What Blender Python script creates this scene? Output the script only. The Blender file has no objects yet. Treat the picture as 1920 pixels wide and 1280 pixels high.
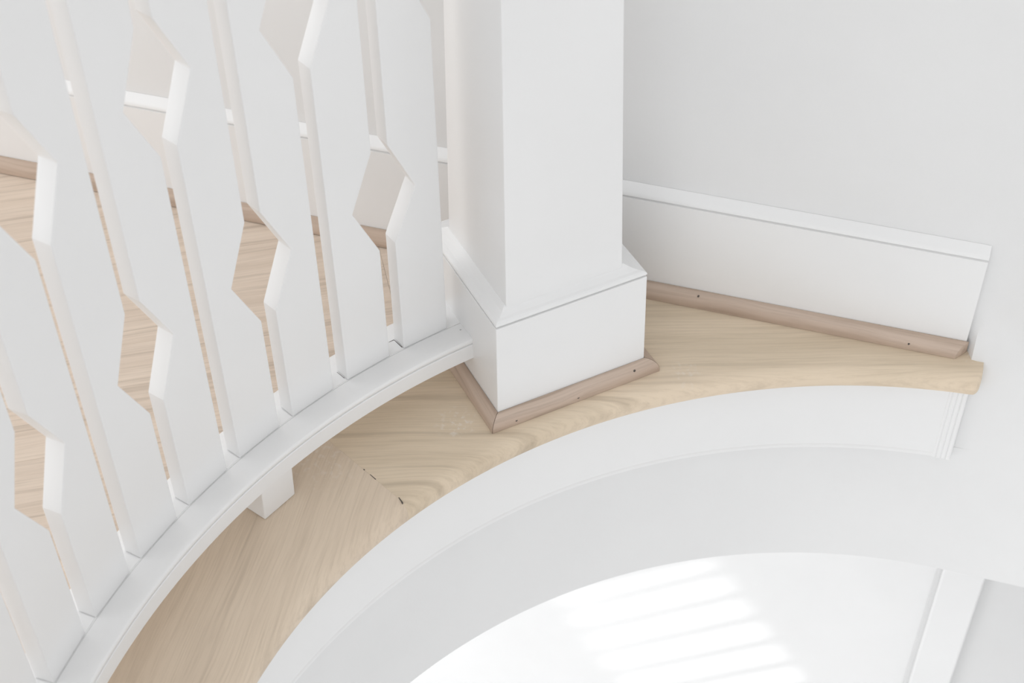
import bpy, math
from mathutils import Vector, Matrix

U = 1.6                      # metres per survey unit: every number below is a survey unit unless a comment says metres
col = bpy.context.scene.collection
scene = bpy.context.scene

# ------------------------------------------------------------------ camera, world, lights, exposure
cam_data = bpy.data.cameras.new('camera')
cam_data.sensor_width = 36.0
cam_data.lens = 54.448
cam_data.clip_start = 0.01
cam_data.clip_end = 60
cam_data.dof.use_dof = True
cam_data.dof.focus_distance = 2.12
cam_data.dof.aperture_fstop = 6.5
cam = bpy.data.objects.new('camera', cam_data)
col.objects.link(cam)
cam.matrix_world = Matrix(((0.9999583, 0.0065044, 0.0064052, 0.0),
                           (0.0, 0.7016538, -0.712518, 0.0),
                           (-0.0091288, 0.7124883, 0.7016246, U),
                           (0, 0, 0, 1)))
scene.camera = cam

world = bpy.data.worlds.new('daylight')
scene.world = world
world.use_nodes = True
wb = world.node_tree.nodes['Background']
wb.inputs[0].default_value = (0.99, 0.996, 1.0, 1)
wb.inputs[1].default_value = 1.0

scene.view_settings.view_transform = 'Standard'
scene.view_settings.look = 'None'
scene.view_settings.gamma = 1.0
scene.view_settings.use_curve_mapping = False
scene.view_settings.exposure = 0.13

PI = math.pi
TH = math.radians(-16.75)
TV = (math.cos(TH), math.sin(TH))            # along the back wall, to the right
NV = (-math.sin(TH), math.cos(TH))           # away from the camera, into the wall
CX, CY = 0.27519, 0.44038                    # centre of the round stair void
PF = math.radians(26.6)
PT = (math.cos(PF), math.sin(PF))            # along the front of the newel post
PN = (-math.sin(PF), math.cos(PF))


def wall_pt(t, n, z):
    return (t*TV[0]+n*NV[0], t*TV[1]+n*NV[1], z)


def post_pt(a, b, z):
    return (a*PT[0]+b*PN[0], a*PT[1]+b*PN[1], z)


def pol(deg, r, z):
    a = math.radians(deg)
    return (CX+r*math.cos(a), CY+r*math.sin(a), z)


def area_light(name, loc, target, sx, sy, power, spread=180):
    l = bpy.data.lights.new(name, 'AREA')
    l.shape = 'RECTANGLE'
    l.size = sx
    l.size_y = sy
    l.energy = power
    l.spread = math.radians(spread)
    o = bpy.data.objects.new(name, l)
    col.objects.link(o)
    v = Vector(target)*U - Vector(loc)*U
    o.location = Vector(loc)*U
    o.rotation_euler = v.to_track_quat('-Z', 'Y').to_euler()
    return o


# daylight of the stairwell window below and behind the camera, then the other lights
area_light('stairwell_window_light', (-0.60, -1.1, -0.05), (0.0, 1.0, 0.0), 2.4, 1.6, 7.5)
area_light('landing_window_light', wall_pt(-1.45, 0.0, 0.95), wall_pt(-0.35, 1.08, 0.1), 1.5, 1.3, 3.2)
area_light('landing_ceiling_light', wall_pt(-0.55, 0.85, 1.25), wall_pt(-0.42, 0.70, 0.0), 0.5, 0.5, 2.2)
area_light('lower_room_fill_light', wall_pt(-1.7, 0.25, -1.1), wall_pt(-0.05, 1.35, -0.85), 1.6, 1.1, 21)  # unseen light added to brighten the lower room's wall
SUN_DIR = Vector(wall_pt(-1.0, 0.50, -0.80)).normalized()      # where the low sun shines to
sun = bpy.data.lights.new('sun', 'SUN')
sun.energy = 2.0
sun.angle = math.radians(1.6)
suno = bpy.data.objects.new('sun', sun)
col.objects.link(suno)
suno.rotation_euler = SUN_DIR.to_track_quat('-Z', 'Y').to_euler()
suno.location = (4, -2, 4)


# ------------------------------------------------------------------ materials
def new_mat(name):
    m = bpy.data.materials.new(name)
    m.use_nodes = True
    nt = m.node_tree
    return m, nt, nt.nodes['Principled BSDF']


def paint(name, c, rough, bump=0.0, scale=60.0, spec=0.5):
    m, nt, b = new_mat(name)
    N = nt.nodes
    g = N.new('ShaderNodeNewGeometry')
    nz = N.new('ShaderNodeTexNoise')
    nz.inputs['Scale'].default_value = 5.0
    nz.inputs['Detail'].default_value = 4
    nt.links.new(g.outputs['Position'], nz.inputs['Vector'])
    r = N.new('ShaderNodeValToRGB')
    r.color_ramp.elements[0].position = 0.3
    r.color_ramp.elements[1].position = 0.7
    r.color_ramp.elements[0].color = (c[0]*.975, c[1]*.975, c[2]*.975, 1)
    r.color_ramp.elements[1].color = (c[0], c[1], c[2], 1)
    nt.links.new(nz.outputs['Fac'], r.inputs['Fac'])
    nt.links.new(r.outputs['Color'], b.inputs['Base Color'])
    b.inputs['Roughness'].default_value = rough
    b.inputs['Specular IOR Level'].default_value = spec
    if bump:
        n2 = N.new('ShaderNodeTexNoise')
        n2.inputs['Scale'].default_value = scale
        n2.inputs['Detail'].default_value = 3
        nt.links.new(g.outputs['Position'], n2.inputs['Vector'])
        bp = N.new('ShaderNodeBump')
        bp.inputs['Strength'].default_value = bump
        bp.inputs['Distance'].default_value = 0.001
        nt.links.new(n2.outputs['Fac'], bp.inputs['Height'])
        nt.links.new(bp.outputs['Normal'], b.inputs['Normal'])
    return m


def oak(name, deg, c_light, c_mid, c_dark, fine=95.0, streak=16.0, rand=False, smears=(), seed=0.0, wav=0.5):
    """pale limed oak; deg = direction of the grain in plan; smears = [(x, y, radius)] of chalky dust, metres"""
    m, nt, b = new_mat(name)
    N, L = nt.nodes, nt.links
    g = N.new('ShaderNodeNewGeometry')
    rot = N.new('ShaderNodeVectorRotate')
    rot.rotation_type = 'Z_AXIS'
    rot.inputs['Angle'].default_value = -math.radians(deg)
    L.new(g.outputs['Position'], rot.inputs['Vector'])
    vec = rot.outputs['Vector']
    off = N.new('ShaderNodeVectorMath')
    off.operation = 'ADD'
    off.inputs[1].default_value = (seed, seed*1.7, 0)
    L.new(vec, off.inputs[0])
    vec = off.outputs[0]
    if rand:
        oi = N.new('ShaderNodeObjectInfo')
        ml = N.new('ShaderNodeMath'); ml.operation = 'MULTIPLY'; ml.inputs[1].default_value = 30
        L.new(oi.outputs['Random'], ml.inputs[0])
        ad = N.new('ShaderNodeVectorMath'); ad.operation = 'ADD'
        L.new(vec, ad.inputs[0]); L.new(ml.outputs[0], ad.inputs[1])
        vec = ad.outputs[0]
    # slow waviness of the grain
    w = N.new('ShaderNodeTexNoise'); w.inputs['Scale'].default_value = 3.0; w.inputs['Detail'].default_value = 2
    L.new(vec, w.inputs['Vector'])
    ws = N.new('ShaderNodeVectorMath'); ws.operation = 'MULTIPLY_ADD'
    ws.inputs[1].default_value = (0, 0.06*wav, 0)
    L.new(w.outputs['Color'], ws.inputs[0]); L.new(vec, ws.inputs[2])
    vec = ws.outputs[0]

    def stretched(sx, sy, detail, rough=0.6):
        mp = N.new('ShaderNodeMapping')
        mp.inputs['Scale'].default_value = (sx, sy, sy*0.25)
        L.new(vec, mp.inputs['Vector'])
        n = N.new('ShaderNodeTexNoise')
        n.inputs['Scale'].default_value = 1.0
        n.inputs['Detail'].default_value = detail
        n.inputs['Roughness'].default_value = rough
        L.new(mp.outputs[0], n.inputs['Vector'])
        return n.outputs['Fac']
    broad = stretched(1.6, streak, 3)
    pores = stretched(9.0, fine*3.2, 5, 0.7)
    lines = stretched(1.2, streak*3.0, 2)
    cr = N.new('ShaderNodeValToRGB')
    e = cr.color_ramp.elements
    e[0].position = 0.30; e[0].color = (*c_dark, 1)
    e[1].position = 0.68; e[1].color = (*c_light, 1)
    mid = cr.color_ramp.elements.new(0.47); mid.color = (*c_mid, 1)
    L.new(broad, cr.inputs['Fac'])
    # thin darker growth lines
    lr = N.new('ShaderNodeValToRGB')
    lr.color_ramp.elements[0].position = 0.33; lr.color_ramp.elements[0].color = (0.83, 0.82, 0.81, 1)
    lr.color_ramp.elements[1].position = 0.45; lr.color_ramp.elements[1].color = (1, 1, 1, 1)
    L.new(lines, lr.inputs['Fac'])
    pr = N.new('ShaderNodeValToRGB')
    pr.color_ramp.elements[0].position = 0.30; pr.color_ramp.elements[0].color = (0.87, 0.86, 0.85, 1)
    pr.color_ramp.elements[1].position = 0.55; pr.color_ramp.elements[1].color = (1, 1, 1, 1)
    L.new(pores, pr.inputs['Fac'])
    m1 = N.new('ShaderNodeMix'); m1.data_type = 'RGBA'; m1.blend_type = 'MULTIPLY'; m1.inputs['Factor'].default_value = 1
    L.new(cr.outputs[0], m1.inputs['A']); L.new(lr.outputs[0], m1.inputs['B'])
    m2 = N.new('ShaderNodeMix'); m2.data_type = 'RGBA'; m2.blend_type = 'MULTIPLY'; m2.inputs['Factor'].default_value = 1
    L.new(m1.outputs['Result'], m2.inputs['A']); L.new(pr.outputs[0], m2.inputs['B'])
    out = m2.outputs['Result']
    if rand:
        hs = N.new('ShaderNodeHueSaturation')
        mr = N.new('ShaderNodeMapRange')
        mr.inputs['To Min'].default_value = 0.93; mr.inputs['To Max'].default_value = 1.07
        L.new(oi.outputs['Random'], mr.inputs['Value'])
        L.new(mr.outputs[0], hs.inputs['Value']); L.new(out, hs.inputs['Color'])
        out = hs.outputs[0]
    for (sx, sy, rr, amt) in smears:
        ds = N.new('ShaderNodeVectorMath'); ds.operation = 'DISTANCE'
        ds.inputs[1].default_value = (sx*U, sy*U, 0)
        L.new(g.outputs['Position'], ds.inputs[0])
        mr = N.new('ShaderNodeMapRange')
        mr.inputs['From Min'].default_value = rr; mr.inputs['From Max'].default_value = rr*0.25
        L.new(ds.outputs['Value'], mr.inputs['Value'])
        n = N.new('ShaderNodeTexNoise'); n.inputs['Scale'].default_value = 130; n.inputs['Detail'].default_value = 5
        L.new(g.outputs['Position'], n.inputs['Vector'])
        r2 = N.new('ShaderNodeMapRange'); r2.inputs['From Min'].default_value = 0.52; r2.inputs['From Max'].default_value = 0.66
        L.new(n.outputs['Fac'], r2.inputs['Value'])
        mu = N.new('ShaderNodeMath'); mu.operation = 'MULTIPLY'; L.new(mr.outputs[0], mu.inputs[0]); L.new(r2.outputs[0], mu.inputs[1])
        m3 = N.new('ShaderNodeMath'); m3.operation = 'MULTIPLY'; m3.inputs[1].default_value = amt; L.new(mu.outputs[0], m3.inputs[0])
        mm = N.new('ShaderNodeMix'); mm.data_type = 'RGBA'
        L.new(m3.outputs[0], mm.inputs['Factor']); L.new(out, mm.inputs['A']); mm.inputs['B'].default_value = (0.86, 0.83, 0.80, 1)
        out = mm.outputs['Result']
    L.new(out, b.inputs['Base Color'])
    b.inputs['Roughness'].default_value = 0.62
    b.inputs['Specular IOR Level'].default_value = 0.3
    bp = N.new('ShaderNodeBump'); bp.inputs['Strength'].default_value = 0.25; bp.inputs['Distance'].default_value = 0.0006
    L.new(pores, bp.inputs['Height']); L.new(bp.outputs[0], b.inputs['Normal'])
    return m


M_PAINT = paint('white_satin_paint', (0.86, 0.86, 0.86), 0.38, 0.05, 90)
M_WALL = paint('white_wall_paint', (0.81, 0.81, 0.81), 0.75, 0.12, 220, 0.3)
M_PLASTER = paint('white_bulkhead_paint', (0.82, 0.82, 0.82), 0.75, 0.12, 220, 0.3)
M_LOWER = paint('lower_room_paint', (0.88, 0.88, 0.88), 0.45)
M_DARK = paint('dark_gap', (0.10, 0.085, 0.075), 0.9)
M_GREY = paint('nail_hole_grey', (0.52, 0.52, 0.52), 0.9)  # grey of the nail hole in the bottom rail
M_OAK_LEFT = oak('limed_oak_left_board', -102, (0.76, 0.64, 0.51), (0.71, 0.59, 0.465), (0.62, 0.51, 0.40), streak=11, smears=[(-0.173, 0.874, 0.07, .25)], seed=3.1, wav=0.5)
M_OAK_RIGHT = oak('limed_oak_right_board', 1.5, (0.79, 0.66, 0.51), (0.73, 0.61, 0.465), (0.645, 0.53, 0.395), streak=15, smears=[(-0.058, 0.915, 0.035, .55), (0.147, 0.973, 0.03, .3), (0.41, 1.0, 0.03, .5)], seed=7.7, wav=0.45)
M_OAK_PLANK = oak('limed_oak_plank', 13, (0.77, 0.65, 0.54), (0.73, 0.61, 0.505), (0.68, 0.56, 0.455), rand=True, streak=34, wav=0.3)
SL, SM, SD = (0.62, 0.50, 0.415), (0.55, 0.43, 0.345), (0.43, 0.325, 0.255)
M_SHOE_WALL = oak('oak_wall_moulding', -16.75, SL, SM, SD, streak=45, seed=1.0)
M_SHOE_POST = oak('oak_post_moulding', 26.6, SL, SM, SD, streak=45, seed=2.0)
M_SHOE_SIDE = oak('oak_post_side_moulding', 116.6, SL, SM, SD, streak=45, seed=4.0)
M_ENDGRAIN = paint('oak_end_grain', (0.55, 0.40, 0.25), 0.8)

# ------------------------------------------------------------------ object helpers
ORIG = {}


def V(p):
    return Vector((p[0]*U, p[1]*U, p[2]*U))


def obj(name, verts, faces, mat, parent=None, origin=None, bevel=0.0, smooth=False, seg=2):
    """one mesh object from survey-unit points; children keep world coordinates through the stored origin"""
    o0 = ORIG[parent.name] if parent is not None else (V(origin) if origin is not None else Vector((0, 0, 0)))
    me = bpy.data.meshes.new(name)
    me.from_pydata([tuple(V(v)-o0) for v in verts], [], faces)
    me.validate()
    import bmesh
    bm = bmesh.new()
    bm.from_mesh(me)
    bmesh.ops.recalc_face_normals(bm, faces=bm.faces)
    bm.to_mesh(me)
    bm.free()
    me.materials.append(mat)
    ob = bpy.data.objects.new(name, me)
    col.objects.link(ob)
    if parent is not None:
        ob.parent = parent
    else:
        ob.location = o0
    ORIG[ob.name] = o0
    if smooth:
        for p in me.polygons:
            p.use_smooth = True
        me.set_sharp_from_angle(angle=math.radians(35))
    if bevel:
        md = ob.modifiers.new('edge', 'BEVEL')
        md.width = bevel
        md.segments = seg
        md.limit_method = 'ANGLE'
        md.angle_limit = math.radians(30)
    return ob


def empty(name, loc, label=None, cat=None, group=None):
    o = bpy.data.objects.new(name, None)
    col.objects.link(o)
    o.empty_display_size = 0.1
    o.location = V(loc)
    ORIG[o.name] = V(loc)
    if label:
        o['label'] = label
    if cat:
        o['category'] = cat
    if group:
        o['group'] = group
    return o


def structure(o):
    o['kind'] = 'structure'
    return o


def loft(sections, closed=True, caps=True):
    """sections: lists of points of equal length, joined one to the next"""
    n = len(sections[0])
    verts = [p for s in sections for p in s]
    faces = []
    m = n if closed else n-1
    for i in range(len(sections)-1):
        for j in range(m):
            k = (j+1) % n
            faces.append((i*n+j, i*n+k, (i+1)*n+k, (i+1)*n+j))
    if caps and closed:
        faces.append(tuple(range(n)))
        faces.append(tuple((len(sections)-1)*n+j for j in range(n)))
    return verts, faces


def box(fn, a0, a1, b0, b1, z0, z1):
    v = [fn(a, b, z) for z in (z0, z1) for (a, b) in ((a0, b0), (a1, b0), (a1, b1), (a0, b1))]
    f = [(0, 1, 2, 3), (4, 5, 6, 7), (0, 1, 5, 4), (1, 2, 6, 5), (2, 3, 7, 6), (3, 0, 4, 7)]
    return v, f


def smooth01(x):
    x = max(0.0, min(1.0, x))
    return x*x*(3-2*x)


def frange(a, b, n):
    return [a+(b-a)*i/n for i in range(n+1)]


# ------------------------------------------------------------------ the setting: upper wall, bulkhead, lower room
N_UP, N_LOW = 1.0815, 1.05745


def wall_n(t, z):
    w = max(smooth01((t-0.105)/0.11), smooth01((t-0.096)/0.010)*smooth01((0.055-z)/0.08))
    return N_UP + (N_LOW-N_UP)*w


ts = [-1.9, -1.2, -0.6, -0.2, 0.0] + frange(0.08, 0.24, 32) + [0.3, 0.42]
zs = frange(-0.293, -0.12, 3) + frange(-0.10, 0.08, 24) + [0.14, 0.25, 0.5, 1.0, 1.5]
secs = [[wall_pt(t, wall_n(t, z), z) for z in zs] for t in ts]
v, f = loft(secs, closed=False)
nb = len(v)
v += [wall_pt(t, 1.16, z) for t in (ts[0], ts[-1]) for z in (zs[0], zs[-1])]
top_row = [i*len(zs)+len(zs)-1 for i in range(len(ts))]
bot_row = [i*len(zs) for i in range(len(ts))]
f.append(tuple(top_row + [nb+3, nb+1]))
f.append(tuple(bot_row + [nb+2, nb]))
f.append((nb, nb+1, nb+3, nb+2))
f.append(tuple(list(range(len(zs))) + [nb+1, nb]))
f.append(tuple([(len(ts)-1)*len(zs)+j for j in range(len(zs))] + [nb+3, nb+2]))
structure(obj('wall_back', v, f, M_WALL, smooth=True))

Z_B = -0.293
T_S0 = 0.40
R_B = 0.5565
# curved bulkhead of the stair void
secs = []
for d in frange(73.25, 76.05, 6) + frange(76.06, 215, 120):
    zt = -0.11 if d < 76.055 else -0.016
    secs.append([pol(d, R_B, zt), pol(d, R_B, Z_B), pol(d, R_B+0.02, Z_B), pol(d, R_B+0.02, zt)])
v, f = loft(secs)
structure(obj('wall_stairwell', v, f, M_WALL, smooth=True))
# underside of the landing = ceiling of the room below
secs = []
for d in frange(73.25, 215, 60):
    secs.append([pol(d, R_B+0.004, Z_B), pol(d, 1.9, Z_B), pol(d, 1.9, Z_B+0.02), pol(d, R_B+0.004, Z_B+0.02)])
v, f = loft(secs)
v2, f2 = box(wall_pt, 0.1366, T_S0, N_LOW+0.004, 1.349, Z_B, Z_B+0.02)
f += [tuple(i+len(v) for i in q) for q in f2]
v += v2
structure(obj('ceiling_lower', v, f, M_PLASTER))
v, f = box(wall_pt, -2.2, 0.8, 1.35, 1.40, -2.0, Z_B)
structure(obj('wall_lower', v, f, M_LOWER))
v, f = box(wall_pt, -2.2, 0.8, -1.6, 1.40, -2.05, -2.0)
structure(obj('floor_lower', v, f, paint('lower_floor_paint', (0.8, 0.8, 0.8), 0.3)))

# unseen outer wall added to block the sun, and a lower wall whose slatted opening shapes the sun bars
T_R, T_S = 0.76, 0.40
vv, ff = [], []
W0, W1, Z0, Z1 = 0.72, 1.06, -0.60, 0.02
for (n0, n1, z0, z1) in ((-2.4, W0, -2.0, 2.3), (W1, 1.40, -2.0, 2.3), (W0, W1, -2.0, Z0), (W0, W1, Z1, 2.3)):
    v2, f2 = box(wall_pt, T_R, T_R+0.05, n0, n1, z0, z1)
    ff += [tuple(i+len(vv) for i in q) for q in f2]
    vv += v2
structure(obj('sun_block_wall', vv, ff, M_WALL))  # added out of view to keep the sun off the rest
Q = [(0.970, -0.302), (1.080, -0.303), (1.180, -0.748), (1.050, -0.720)]          # the leaning opening (n, z), shaped so the sun draws bars on the lower wall
O = [(0.0, -0.294), (1.349, -0.294), (1.349, -1.999), (0.0, -1.999)]
vv, ff = [], []
for i in range(4):
    j = (i+1) % 4
    base = len(vv)
    for t in (T_S, T_S+0.012):
        vv += [wall_pt(t, *O[i]), wall_pt(t, *O[j]), wall_pt(t, *Q[j]), wall_pt(t, *Q[i])]
    ff += [tuple(base+k for k in q) for q in ((0, 1, 2, 3), (7, 6, 5, 4), (0, 1, 5, 4), (1, 2, 6, 5), (2, 3, 7, 6), (3, 0, 4, 7))]
structure(obj('wall_lower_right', vv, ff, M_LOWER))
win = empty('window_1', wall_pt(T_S, 1.08, -0.72))
win['kind'] = 'structure'
for z in (-0.348, -0.414, -0.482, -0.550, -0.618, -0.686):
    v, f = box(wall_pt, T_S+0.001, T_S+0.007, 0.94, 1.20, z-0.0085, z+0.0085)
    obj('slat', v, f, M_PAINT, win)

# landing floor of oak planks that run at 13 degrees
fl = empty('floor', (-0.4, 1.0, 0))
fl['kind'] = 'structure'
PA = math.radians(13)
PS = (math.cos(PA), math.sin(PA))
PQ = (-math.sin(PA), math.cos(PA))
CS = CX*PS[0]+CY*PS[1]
CQ = CX*PQ[0]+CY*PQ[1]
R_P = 0.6195


def wall_q(s):      # plank coordinate at which the back wall is met
    # (s*PS+q*PQ).NV = N_UP-0.001
    return (N_UP-0.002-s*(PS[0]*NV[0]+PS[1]*NV[1]))/(PQ[0]*NV[0]+PQ[1]*NV[1])


seams = [0.36, 0.48, 0.60, 0.715, 0.831, 0.948, 1.0715, 1.185, 1.297, 1.41, 1.525, 1.64]
cuts = {0: [-0.9], 1: [-0.62], 2: [-1.1], 3: [-0.75], 4: [-0.55], 5: [-0.95], 6: [-0.70, 0.1221], 7: [-0.45], 8: [-0.88], 9: [-0.6], 10: [-1.0]}
for i in range(len(seams)-1):
    q0, q1 = seams[i]+0.00008, seams[i+1]-0.00008
    if i < 5:
        s_end = CS
    else:
        s_end = 0.16
    ends = [-1.75]+cuts[i]+[s_end]
    for j in range(len(ends)-1):
        lo, hi = [], []
        for s in frange(ends[j]+0.00012, ends[j+1]-0.00012, 60):
            a = q0
            if s > CS-R_P:
                if abs(s-CS) < R_P:
                    a = max(q0, CQ+math.sqrt(max(0, R_P**2-(s-CS)**2)))
            b = min(q1, wall_q(s))
            if b-a > 0.0005:
                lo.append((s, a))
                hi.append((s, b))
        if len(lo) < 2:
            continue
        secs = []
        for (s, a), (_, b) in zip(lo, hi):
            secs.append([(s*PS[0]+q*PQ[0], s*PS[1]+q*PQ[1], z) for q, z in ((a, -0.0125), (b, -0.0125), (b, -0.0007), (a, -0.0007))])
        v, f = loft(secs)
        obj('plank', v, f, M_OAK_PLANK, fl)
v, f = loft([[pol(d, R_B+0.006, -0.0255), pol(d, R_B+0.006, -0.024), pol(d, min(1.7, (N_UP+0.02-(CX*NV[0]+CY*NV[1]))/max(0.2, math.cos(math.radians(d-73.25)))), -0.024),
                pol(d, min(1.7, (N_UP+0.02-(CX*NV[0]+CY*NV[1]))/max(0.2, math.cos(math.radians(d-73.25)))), -0.0255)] for d in frange(74, 205, 80)])
obj('subfloor', v, f, M_PLASTER, fl)


# oak nosing boards round the void
def r_nose(d):
    x = (d-110)/40.0
    x = max(-0.86, min(1.6, x))
    r = (((-0.00353*x-0.00265)*x+0.00671)*x-0.00227)*x+0.53201
    # smooth, do not trust the quartic far outside the picture
    if d > 156:
        x = (156-110)/40.0
        r = (((-0.00353*x-0.00265)*x+0.00671)*x-0.00227)*x+0.53201
    return r


def nose_section(d, r_out, shrink=0.0):
    r = r_nose(d)+shrink
    prof = [(0.022, -0.0235), (0.006, -0.0235), (0.002, -0.0215), (0.0002, -0.017), (0.0, -0.0115), (0.001, -0.0065), (0.0042, -0.0024), (0.0088, -0.0006), (0.014, 0.0)]
    s = [pol(d, r+a, z) for a, z in prof]
    s += [pol(d, r_out, 0.0), pol(d, r_out, -0.0235)]
    return s


def wall_r(d):
    return (N_UP-0.0008-(CX*NV[0]+CY*NV[1]))/math.cos(math.radians(d-73.25))


JOINT = 134.25
nose = empty('trim_1', pol(120, 0.55, 0))
nose['kind'] = 'structure'
v, f = loft([nose_section(d, 0.655) for d in frange(JOINT+0.003, 205, 90)])
obj('nosing_board', v, f, M_OAK_LEFT, nose, smooth=True)['label'] = 'curved oak nosing board with steep diagonal grain'
secs = []
for d in [75.35, 75.45, 75.6, 75.8, 76.1] + frange(76.6, 118.0, 60):
    k = max(0, (76.1-d)/0.75)
    secs.append(nose_section(d, wall_r(d), 0.007*k*k*k))
for d in frange(118.05, JOINT-0.003, 24):
    secs.append(nose_section(d, 0.655))
v, f = loft(secs)
obj('nosing_board', v, f, M_OAK_RIGHT, nose, smooth=True)['label'] = 'wide oak nosing board that tapers along the wall'
# open slivers of the mitre joint
for (d0, r0, d1, r1, w) in ((134.15, 0.5440, 134.30, 0.5375, 0.0005), (134.22, 0.580, 134.24, 0.5725, 0.0004), (134.24, 0.5885, 134.24, 0.587, 0.0006)):
    v = [pol(d0-w*60, r0, 0.00022), pol(d0+w*60, r0, 0.00022), pol(d1+w*90, r1, 0.00022), pol(d1-w*90, r1, 0.00022)]
    v += [(p[0], p[1], -0.003) for p in v]
    obj('open_joint', v, [(0, 1, 2, 3), (4, 5, 6, 7), (0, 1, 5, 4), (1, 2, 6, 5), (2, 3, 7, 6), (3, 0, 4, 7)], M_DARK, nose)['label'] = 'dark open sliver of the mitre joint'


def spot(x, y, z, r, parent, name='nail_hole', up=(0, 0, 1), mat=None):
    upv = Vector(up).normalized()
    a = upv.orthogonal().normalized()
    b = upv.cross(a)
    c = Vector((x, y, z))
    vs = []
    for k in range(8):
        q = c + a*(r*math.cos(k*PI/4)) + b*(r*math.sin(k*PI/4))*0.8
        vs.append(tuple(q-upv*0.001))
    for k in range(8):
        q = c + a*(r*math.cos(k*PI/4)) + b*(r*math.sin(k*PI/4))*0.8
        vs.append(tuple(q+upv*0.00018))
    fs = [tuple(range(8)), tuple(range(8, 16))] + [(k, (k+1) % 8, 8+(k+1) % 8, 8+k) for k in range(8)]
    return obj(name, vs, fs, mat or M_DARK, parent)


# painted fascia under the nosing with a bead and a reeded end trim
fas = empty('trim_2', pol(110, 0.551, -0.12))
fas['kind'] = 'structure'
F0, F1 = 77.6, 206
prof = [(0.5515, -0.0245), (0.5515, -0.1165), (0.5561, -0.1165), (0.5561, -0.0245)]
v, f = loft([[pol(d, r, z) for r, z in prof] for d in frange(F0, F1, 110)])
obj('fascia_panel', v, f, M_PAINT, fas, smooth=True)
prof = [(0.5515, -0.1165), (0.5507, -0.1176), (0.5505, -0.1195), (0.5509, -0.1213), (0.5525, -0.1222), (0.5561, -0.1222), (0.5561, -0.1165)]
v, f = loft([[pol(d, r, z) for r, z in prof] for d in frange(F0, F1, 110)])
obj('bottom_bead', v, f, M_PAINT, fas, smooth=True)
# reeded end piece: four small reeds side by side
dd = 0.0
v, f = loft([[pol(d, 0.5514, -0.0245), pol(d, 0.5514, -0.1222), pol(d, 0.5562, -0.1222), pol(d, 0.5562, -0.0245)] for d in frange(77.58, 76.05, 4)])
obj('end_strip', v, f, M_PAINT, fas, smooth=True)
for (da, db, dep) in ((77.80, 77.45, 0.0008), (77.45, 76.95, 0.0012), (76.95, 76.50, 0.0009), (76.50, 76.04, 0.0015)):
    secs = []
    for u in frange(0, 1, 8):
        d = da+(db-da)*u
        h = dep*math.sqrt(max(0.0, 1-(2*u-1)**2))
        secs.append([pol(d, 0.5515-h, -0.0245), pol(d, 0.5515-h, -0.1222), pol(d, 0.5520, -0.1222), pol(d, 0.5520, -0.0245)])
    v, f = loft(secs)
    obj('reed', v, f, M_PAINT, fas, smooth=True)

# baseboard along the back wall
bb = empty('baseboard_back', wall_pt(-0.4, 1.076, 0))
bb['kind'] = 'structure'
NF = 1.0725
prof = [(NF, 0.0006), (NF, 0.1075), (NF+0.0022, 0.1082), (NF+0.0022, 0.1094), (NF, 0.1100), (NF+0.0002, 0.1122), (NF+0.0015, 0.1140), (NF+0.0045, 0.1163), (NF+0.0072, 0.1190), (N_UP-0.0002, 0.1200), (N_UP-0.0002, 0.0006)]
v, f = loft([[wall_pt(t, a, z) for a, z in prof] for t in (-1.88, -0.9, 0.0975)])
obj('board', v, f, M_PAINT, bb, smooth=True)


def quarter_round(fn, p0, p1, w, h, name, mat, parent, miter0=0.0, miter1=0.0, bev_end=0.0, gap=0.0):
    """moulding between two plan points on the face line; the outward side is to the right of p0 -> p1"""
    dx, dy = p1[0]-p0[0], p1[1]-p0[1]
    L = math.hypot(dx, dy)
    dx, dy = dx/L, dy/L
    ox, oy = dy, -dx
    prof = [(0.0003, 0.0003), (w, 0.0003), (w, h*0.22)]
    for k in range(1, 8):
        a = k/8*PI/2
        prof.append((w*0.12+w*0.88*math.cos(a), h*0.22+h*0.78*math.sin(a)))
    prof += [(w*0.12, h), (0.0003, h)]
    s0 = [fn(p0[0]+dx*(gap-miter0*o)+ox*o, p0[1]+dy*(gap-miter0*o)+oy*o, z) for o, z in prof]
    mids = []
    for u in (0.25, 0.5, 0.75):
        mids.append([fn(p0[0]+dx*L*u+ox*o, p0[1]+dy*L*u+oy*o, z) for o, z in prof])
    s1 = [fn(p1[0]+dx*(-gap+miter1*o)+ox*o, p1[1]+dy*(-gap+miter1*o)+oy*o, z) for o, z in prof]
    v, f = loft([s0]+mids+[s1])
    return obj(name, v, f, mat, parent, smooth=True)


sm = quarter_round(wall_pt, (-1.87, NF), (0.1000, NF), 0.0125, 0.0130, 'shoe_moulding', M_SHOE_WALL, bb, 0, -0.75)
sm['label'] = 'oak quarter round moulding with a bevelled end'
for (t, z) in ((-0.1478, 0.0118), (0.0481, 0.0070)):
    w = 1.0660-0.0012 if z > 0.01 else 1.0612
    p = wall_pt(t, w if z > 0.01 else w-0.0002, z)
    spot(p[0], p[1], p[2], 0.0012, sm, up=(-NV[0]*0.7, -NV[1]*0.7, 0.7))

# ------------------------------------------------------------------ newel post
A0, A1, B0, B1 = 0.3908, 0.5375, 0.8280, 0.9700
newel = empty('newel_post', post_pt(0.464, 0.899, 0.0), 'white painted square newel post on an oak-trimmed plinth, standing on the curved oak edge', 'newel post')


def ring(a0, a1, b0, b1, z):
    return [post_pt(a0, b0, z), post_pt(a1, b0, z), post_pt(a1, b1, z), post_pt(a0, b1, z)]


# plinth block
v, f = loft([ring(A0, A1, B0, B1, 0.0008), ring(A0, A1-0.0030, B0, B1-0.003, 0.1118)])
obj('plinth', v, f, M_PAINT, newel, bevel=0.0012)
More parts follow.
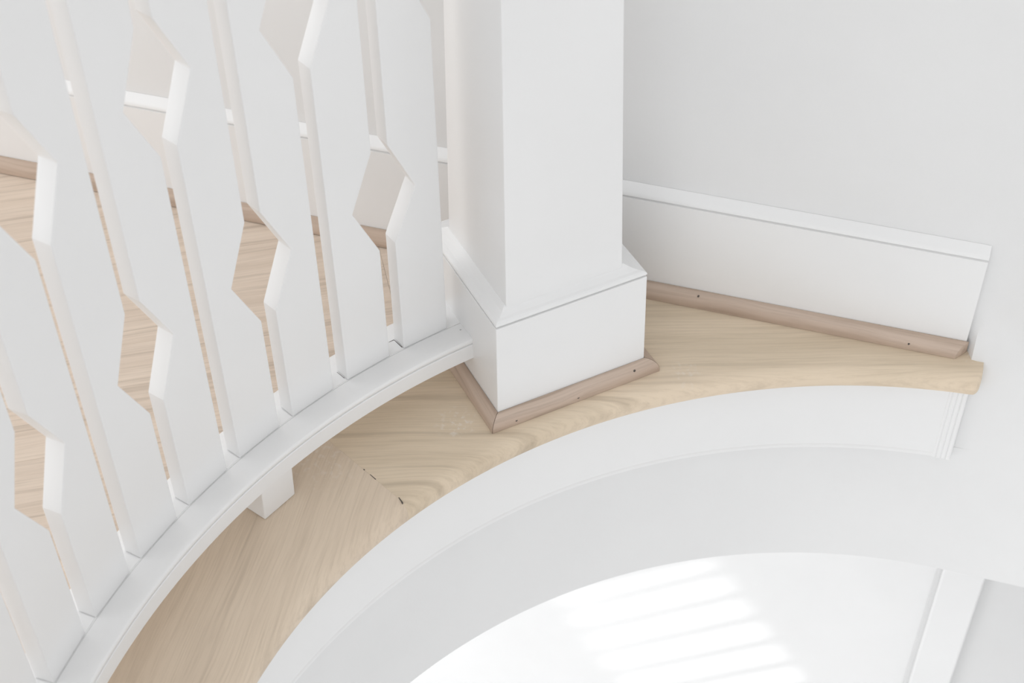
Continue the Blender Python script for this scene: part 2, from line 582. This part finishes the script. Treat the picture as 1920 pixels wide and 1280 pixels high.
# cap moulding: groove, bead, slope
zz = [(0.0026, 0.1112), (0.0026, 0.1131), (0.0008, 0.1134), (-0.0001, 0.1146), (0.0003, 0.1166), (0.0018, 0.1182), (0.0040, 0.1192), (0.0075, 0.1222), (0.0098, 0.1252), (0.0106, 0.1262)]
secs = []
for ins, z in zz:
    secs.append(ring(A0+ins*1.25, A1-0.0030-ins*1.7, B0+ins, B1-ins*1.9, z))
v, f = loft(secs)
obj('cap_moulding', v, f, M_PAINT, newel, bevel=0.0006)


def core_at(z):
    k = (z-0.125)/0.29
    a1 = 0.5145-0.0118*k
    b1 = 0.9485-0.0130*k
    return ring(0.4046, a1, 0.8368, b1, z)


v, f = loft([core_at(0.120), core_at(0.40), core_at(0.66)])
obj('shaft', v, f, M_PAINT, newel, bevel=0.0011)
v, f = loft([ring(0.385, 0.515, 0.817, 0.947, 0.661), ring(0.378, 0.522, 0.810, 0.954, 0.672), ring(0.378, 0.522, 0.810, 0.954, 0.682), ring(0.40, 0.50, 0.832, 0.932, 0.694)])
obj('post_cap', v, f, M_PAINT, newel, bevel=0.002)
W = 0.0105
sf = quarter_round(post_pt, (A0, B0), (A1, B0), W, 0.0128, 'shoe_moulding', M_SHOE_POST, newel, 1, 1, gap=0.0003)
sf['label'] = 'front oak quarter round with three nail holes'
sl = quarter_round(post_pt, (A0, B1), (A0, B0), W, 0.0128, 'shoe_moulding', M_SHOE_SIDE, newel, 1, 1, gap=0.0003)
sr = quarter_round(post_pt, (A1, B0), (A1, B1), W, 0.0128, 'shoe_moulding', M_SHOE_SIDE, newel, 1, 1, gap=0.0003)
sb = quarter_round(post_pt, (A1, B1), (A0, B1), W, 0.0128, 'shoe_moulding', M_SHOE_POST, newel, 1, 1, gap=0.0003)
for (a, o, z) in ((0.4039, 0.0099, 0.0055), (0.4650, 0.0100, 0.0050), (0.5229, 0.0080, 0.0097)):
    p = post_pt(a, B0-o, z)
    spot(p[0], p[1], p[2], 0.0013, sf, up=(-PN[0]*0.75, -PN[1]*0.75, 0.65))

# ------------------------------------------------------------------ balustrade: curved bottom rail and sawn boards
bal = empty('balustrade', pol(150, 0.62, 0.0), 'white curved balustrade of flat boards sawn with hexagonal cut-outs, left of the newel post', 'balustrade')
RA0, RA1 = 120.3, 207.0
prof = [(0.6074, 0.0370), (0.6074, 0.0525), (0.6079, 0.0532), (0.6092, 0.0536), (0.6092, 0.0542), (0.6079, 0.0546), (0.6073, 0.0556), (0.6074, 0.0578), (0.6084, 0.0594), (0.6104, 0.0601),
        (0.6160, 0.0596), (0.6240, 0.0587), (0.6318, 0.0580), (0.6320, 0.0573), (0.6325, 0.0573), (0.6327, 0.0578), (0.6440, 0.0576), (0.6645, 0.0576), (0.6663, 0.0566), (0.6666, 0.0550), (0.6666, 0.0385), (0.6650, 0.0370)]
v, f = loft([[pol(d, r, z) for r, z in prof] for d in frange(RA0, RA1, 150)])
rail = obj('bottom_rail', v, f, M_PAINT, bal, smooth=True)
p = pol(121.79, 0.6240, 0.0588)
spot(p[0], p[1], p[2], 0.0009, rail, mat=M_GREY)


def board_frame(k):
    aL = math.radians(126.57+5.363*(k-1))
    aR = aL-math.radians(4.02)
    pL = Vector((CX+.633*math.cos(aL), CY+.633*math.sin(aL)))
    pR = Vector((CX+.633*math.cos(aR), CY+.633*math.sin(aR)))
    u = (pR-pL)
    w = u.length
    u.normalize()
    n = Vector((-u.y, u.x))
    if n.dot((pL+pR)/2-Vector((CX, CY))) < 0:
        n = -n
    return pL, u, n, w


T_B = 0.0158
Z_T = 0.640
NOTCH = 0.0222
for k in range(1, 15):
    pL, u, n, w = board_frame(k)
    z0 = 0.0579
    right_low = (k % 2 == 0)
    low, high = 0.2275, 0.4222

    def side(is_low):
        c = low if is_low else high
        return [(c-0.0495, 0), (c, NOTCH), (c+0.0495, 0)]
    pts = [(0, z0), (w, z0)]
    for z, d in side(right_low):
        pts.append((w-d, z))
    pts += [(w, Z_T), (0, Z_T)]
    for z, d in reversed(side(not right_low)):
        pts.append((d, z))
    front = [(pL.x+u.x*a, pL.y+u.y*a, z) for a, z in pts]
    back = [(pL.x+u.x*a+n.x*T_B, pL.y+u.y*a+n.y*T_B, z) for a, z in pts]
    v = front+back
    m = len(pts)
    f = [tuple(range(m)), tuple(range(m, 2*m))]+[(i, (i+1) % m, m+(i+1) % m, m+i) for i in range(m)]
    obj('baluster_board', v, f, M_PAINT, bal, bevel=0.0011)
    # filler block between this board's right side and its neighbour
    if k > 1:
        d1 = 126.57+5.363*(k-1)-4.02
        d0 = 126.57+5.363*(k-2)
        secs = [[pol(d, 0.6336, 0.0574), pol(d, 0.6336, 0.0582), pol(d, 0.6478, 0.0582), pol(d, 0.6478, 0.0574)] for d in frange(d0+0.05, d1-0.05, 3)]
        v, f = loft(secs)
        obj('filler_block', v, f, M_PAINT, rail)
# paint cracks round the filler blocks beside the first boards
for (pts, wd) in (([(126.62, 0.6352), (126.66, 0.6470), (127.12, 0.6472)], 0.00035), ([(132.0, 0.6365), (132.02, 0.6465)], 0.00022)):
    for (a, b) in zip(pts[:-1], pts[1:]):
        pa, pb = Vector(pol(a[0], a[1], 0.0583)), Vector(pol(b[0], b[1], 0.0583))
        dr = (pb-pa).normalized()
        sd = Vector((-dr.y, dr.x, 0))*wd
        q = [pa-sd, pa+sd, pb+sd*0.6, pb-sd*0.6]
        v = [tuple(x) for x in q]+[(x.x, x.y, 0.0575) for x in q]
        obj('paint_crack', v, [(0, 1, 2, 3), (4, 5, 6, 7), (0, 1, 5, 4), (1, 2, 6, 5), (2, 3, 7, 6), (3, 0, 4, 7)], M_DARK, rail)['label'] = 'dark hairline crack beside a filler block'
# handrail above (out of the picture)
prof = [(0.618, 0.641), (0.612, 0.650), (0.612, 0.668), (0.620, 0.676), (0.662, 0.676), (0.670, 0.668), (0.670, 0.650), (0.664, 0.641)]
v, f = loft([[pol(d, r, z) for r, z in prof] for d in frange(121.0, 205.0, 90)])
obj('handrail', v, f, M_PAINT, bal, smooth=True)
# spacer feet that carry the rail on the oak boards
for (d0, d1) in ((139.75, 143.05), (176.0, 179.3)):
    secs = []
    for d in (d0, d1):
        secs.append([pol(d, 0.6105, 0.0003), pol(d, 0.6085, 0.0375), pol(d, 0.640, 0.0375), pol(d, 0.640, 0.0003)])
    v, f = loft(secs)
    obj('foot', v, f, M_PAINT, bal, bevel=0.0016)

# ------------------------------------------------------------------ room below: cased doorway
dr = empty('door_1', wall_pt(0.27, 1.35, -1.95))
dr['kind'] = 'structure'
v, f = box(wall_pt, 0.170, 0.224, 1.338, 1.3495, -1.99, -0.32)
obj('casing', v, f, M_LOWER, dr, bevel=0.004)
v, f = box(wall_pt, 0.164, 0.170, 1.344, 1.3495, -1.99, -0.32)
obj('casing_shadow_strip', v, f, paint('casing_shadow_paint', (0.74, 0.74, 0.74), 0.7), dr, bevel=0.001)  # darker strip paints in the shadow where casing meets wall
v, f = box(wall_pt, 0.224, 0.52, 1.3475, 1.3498, -1.99, -0.32)
obj('leaf', v, f, paint('door_paint', (0.76, 0.76, 0.76), 0.5), dr)
v, f = box(wall_pt, 0.322, 0.335, 1.342, 1.3475, -1.6, -0.6)
obj('panel_moulding', v, f, M_LOWER, dr, bevel=0.002)

bpy.context.view_layer.update()
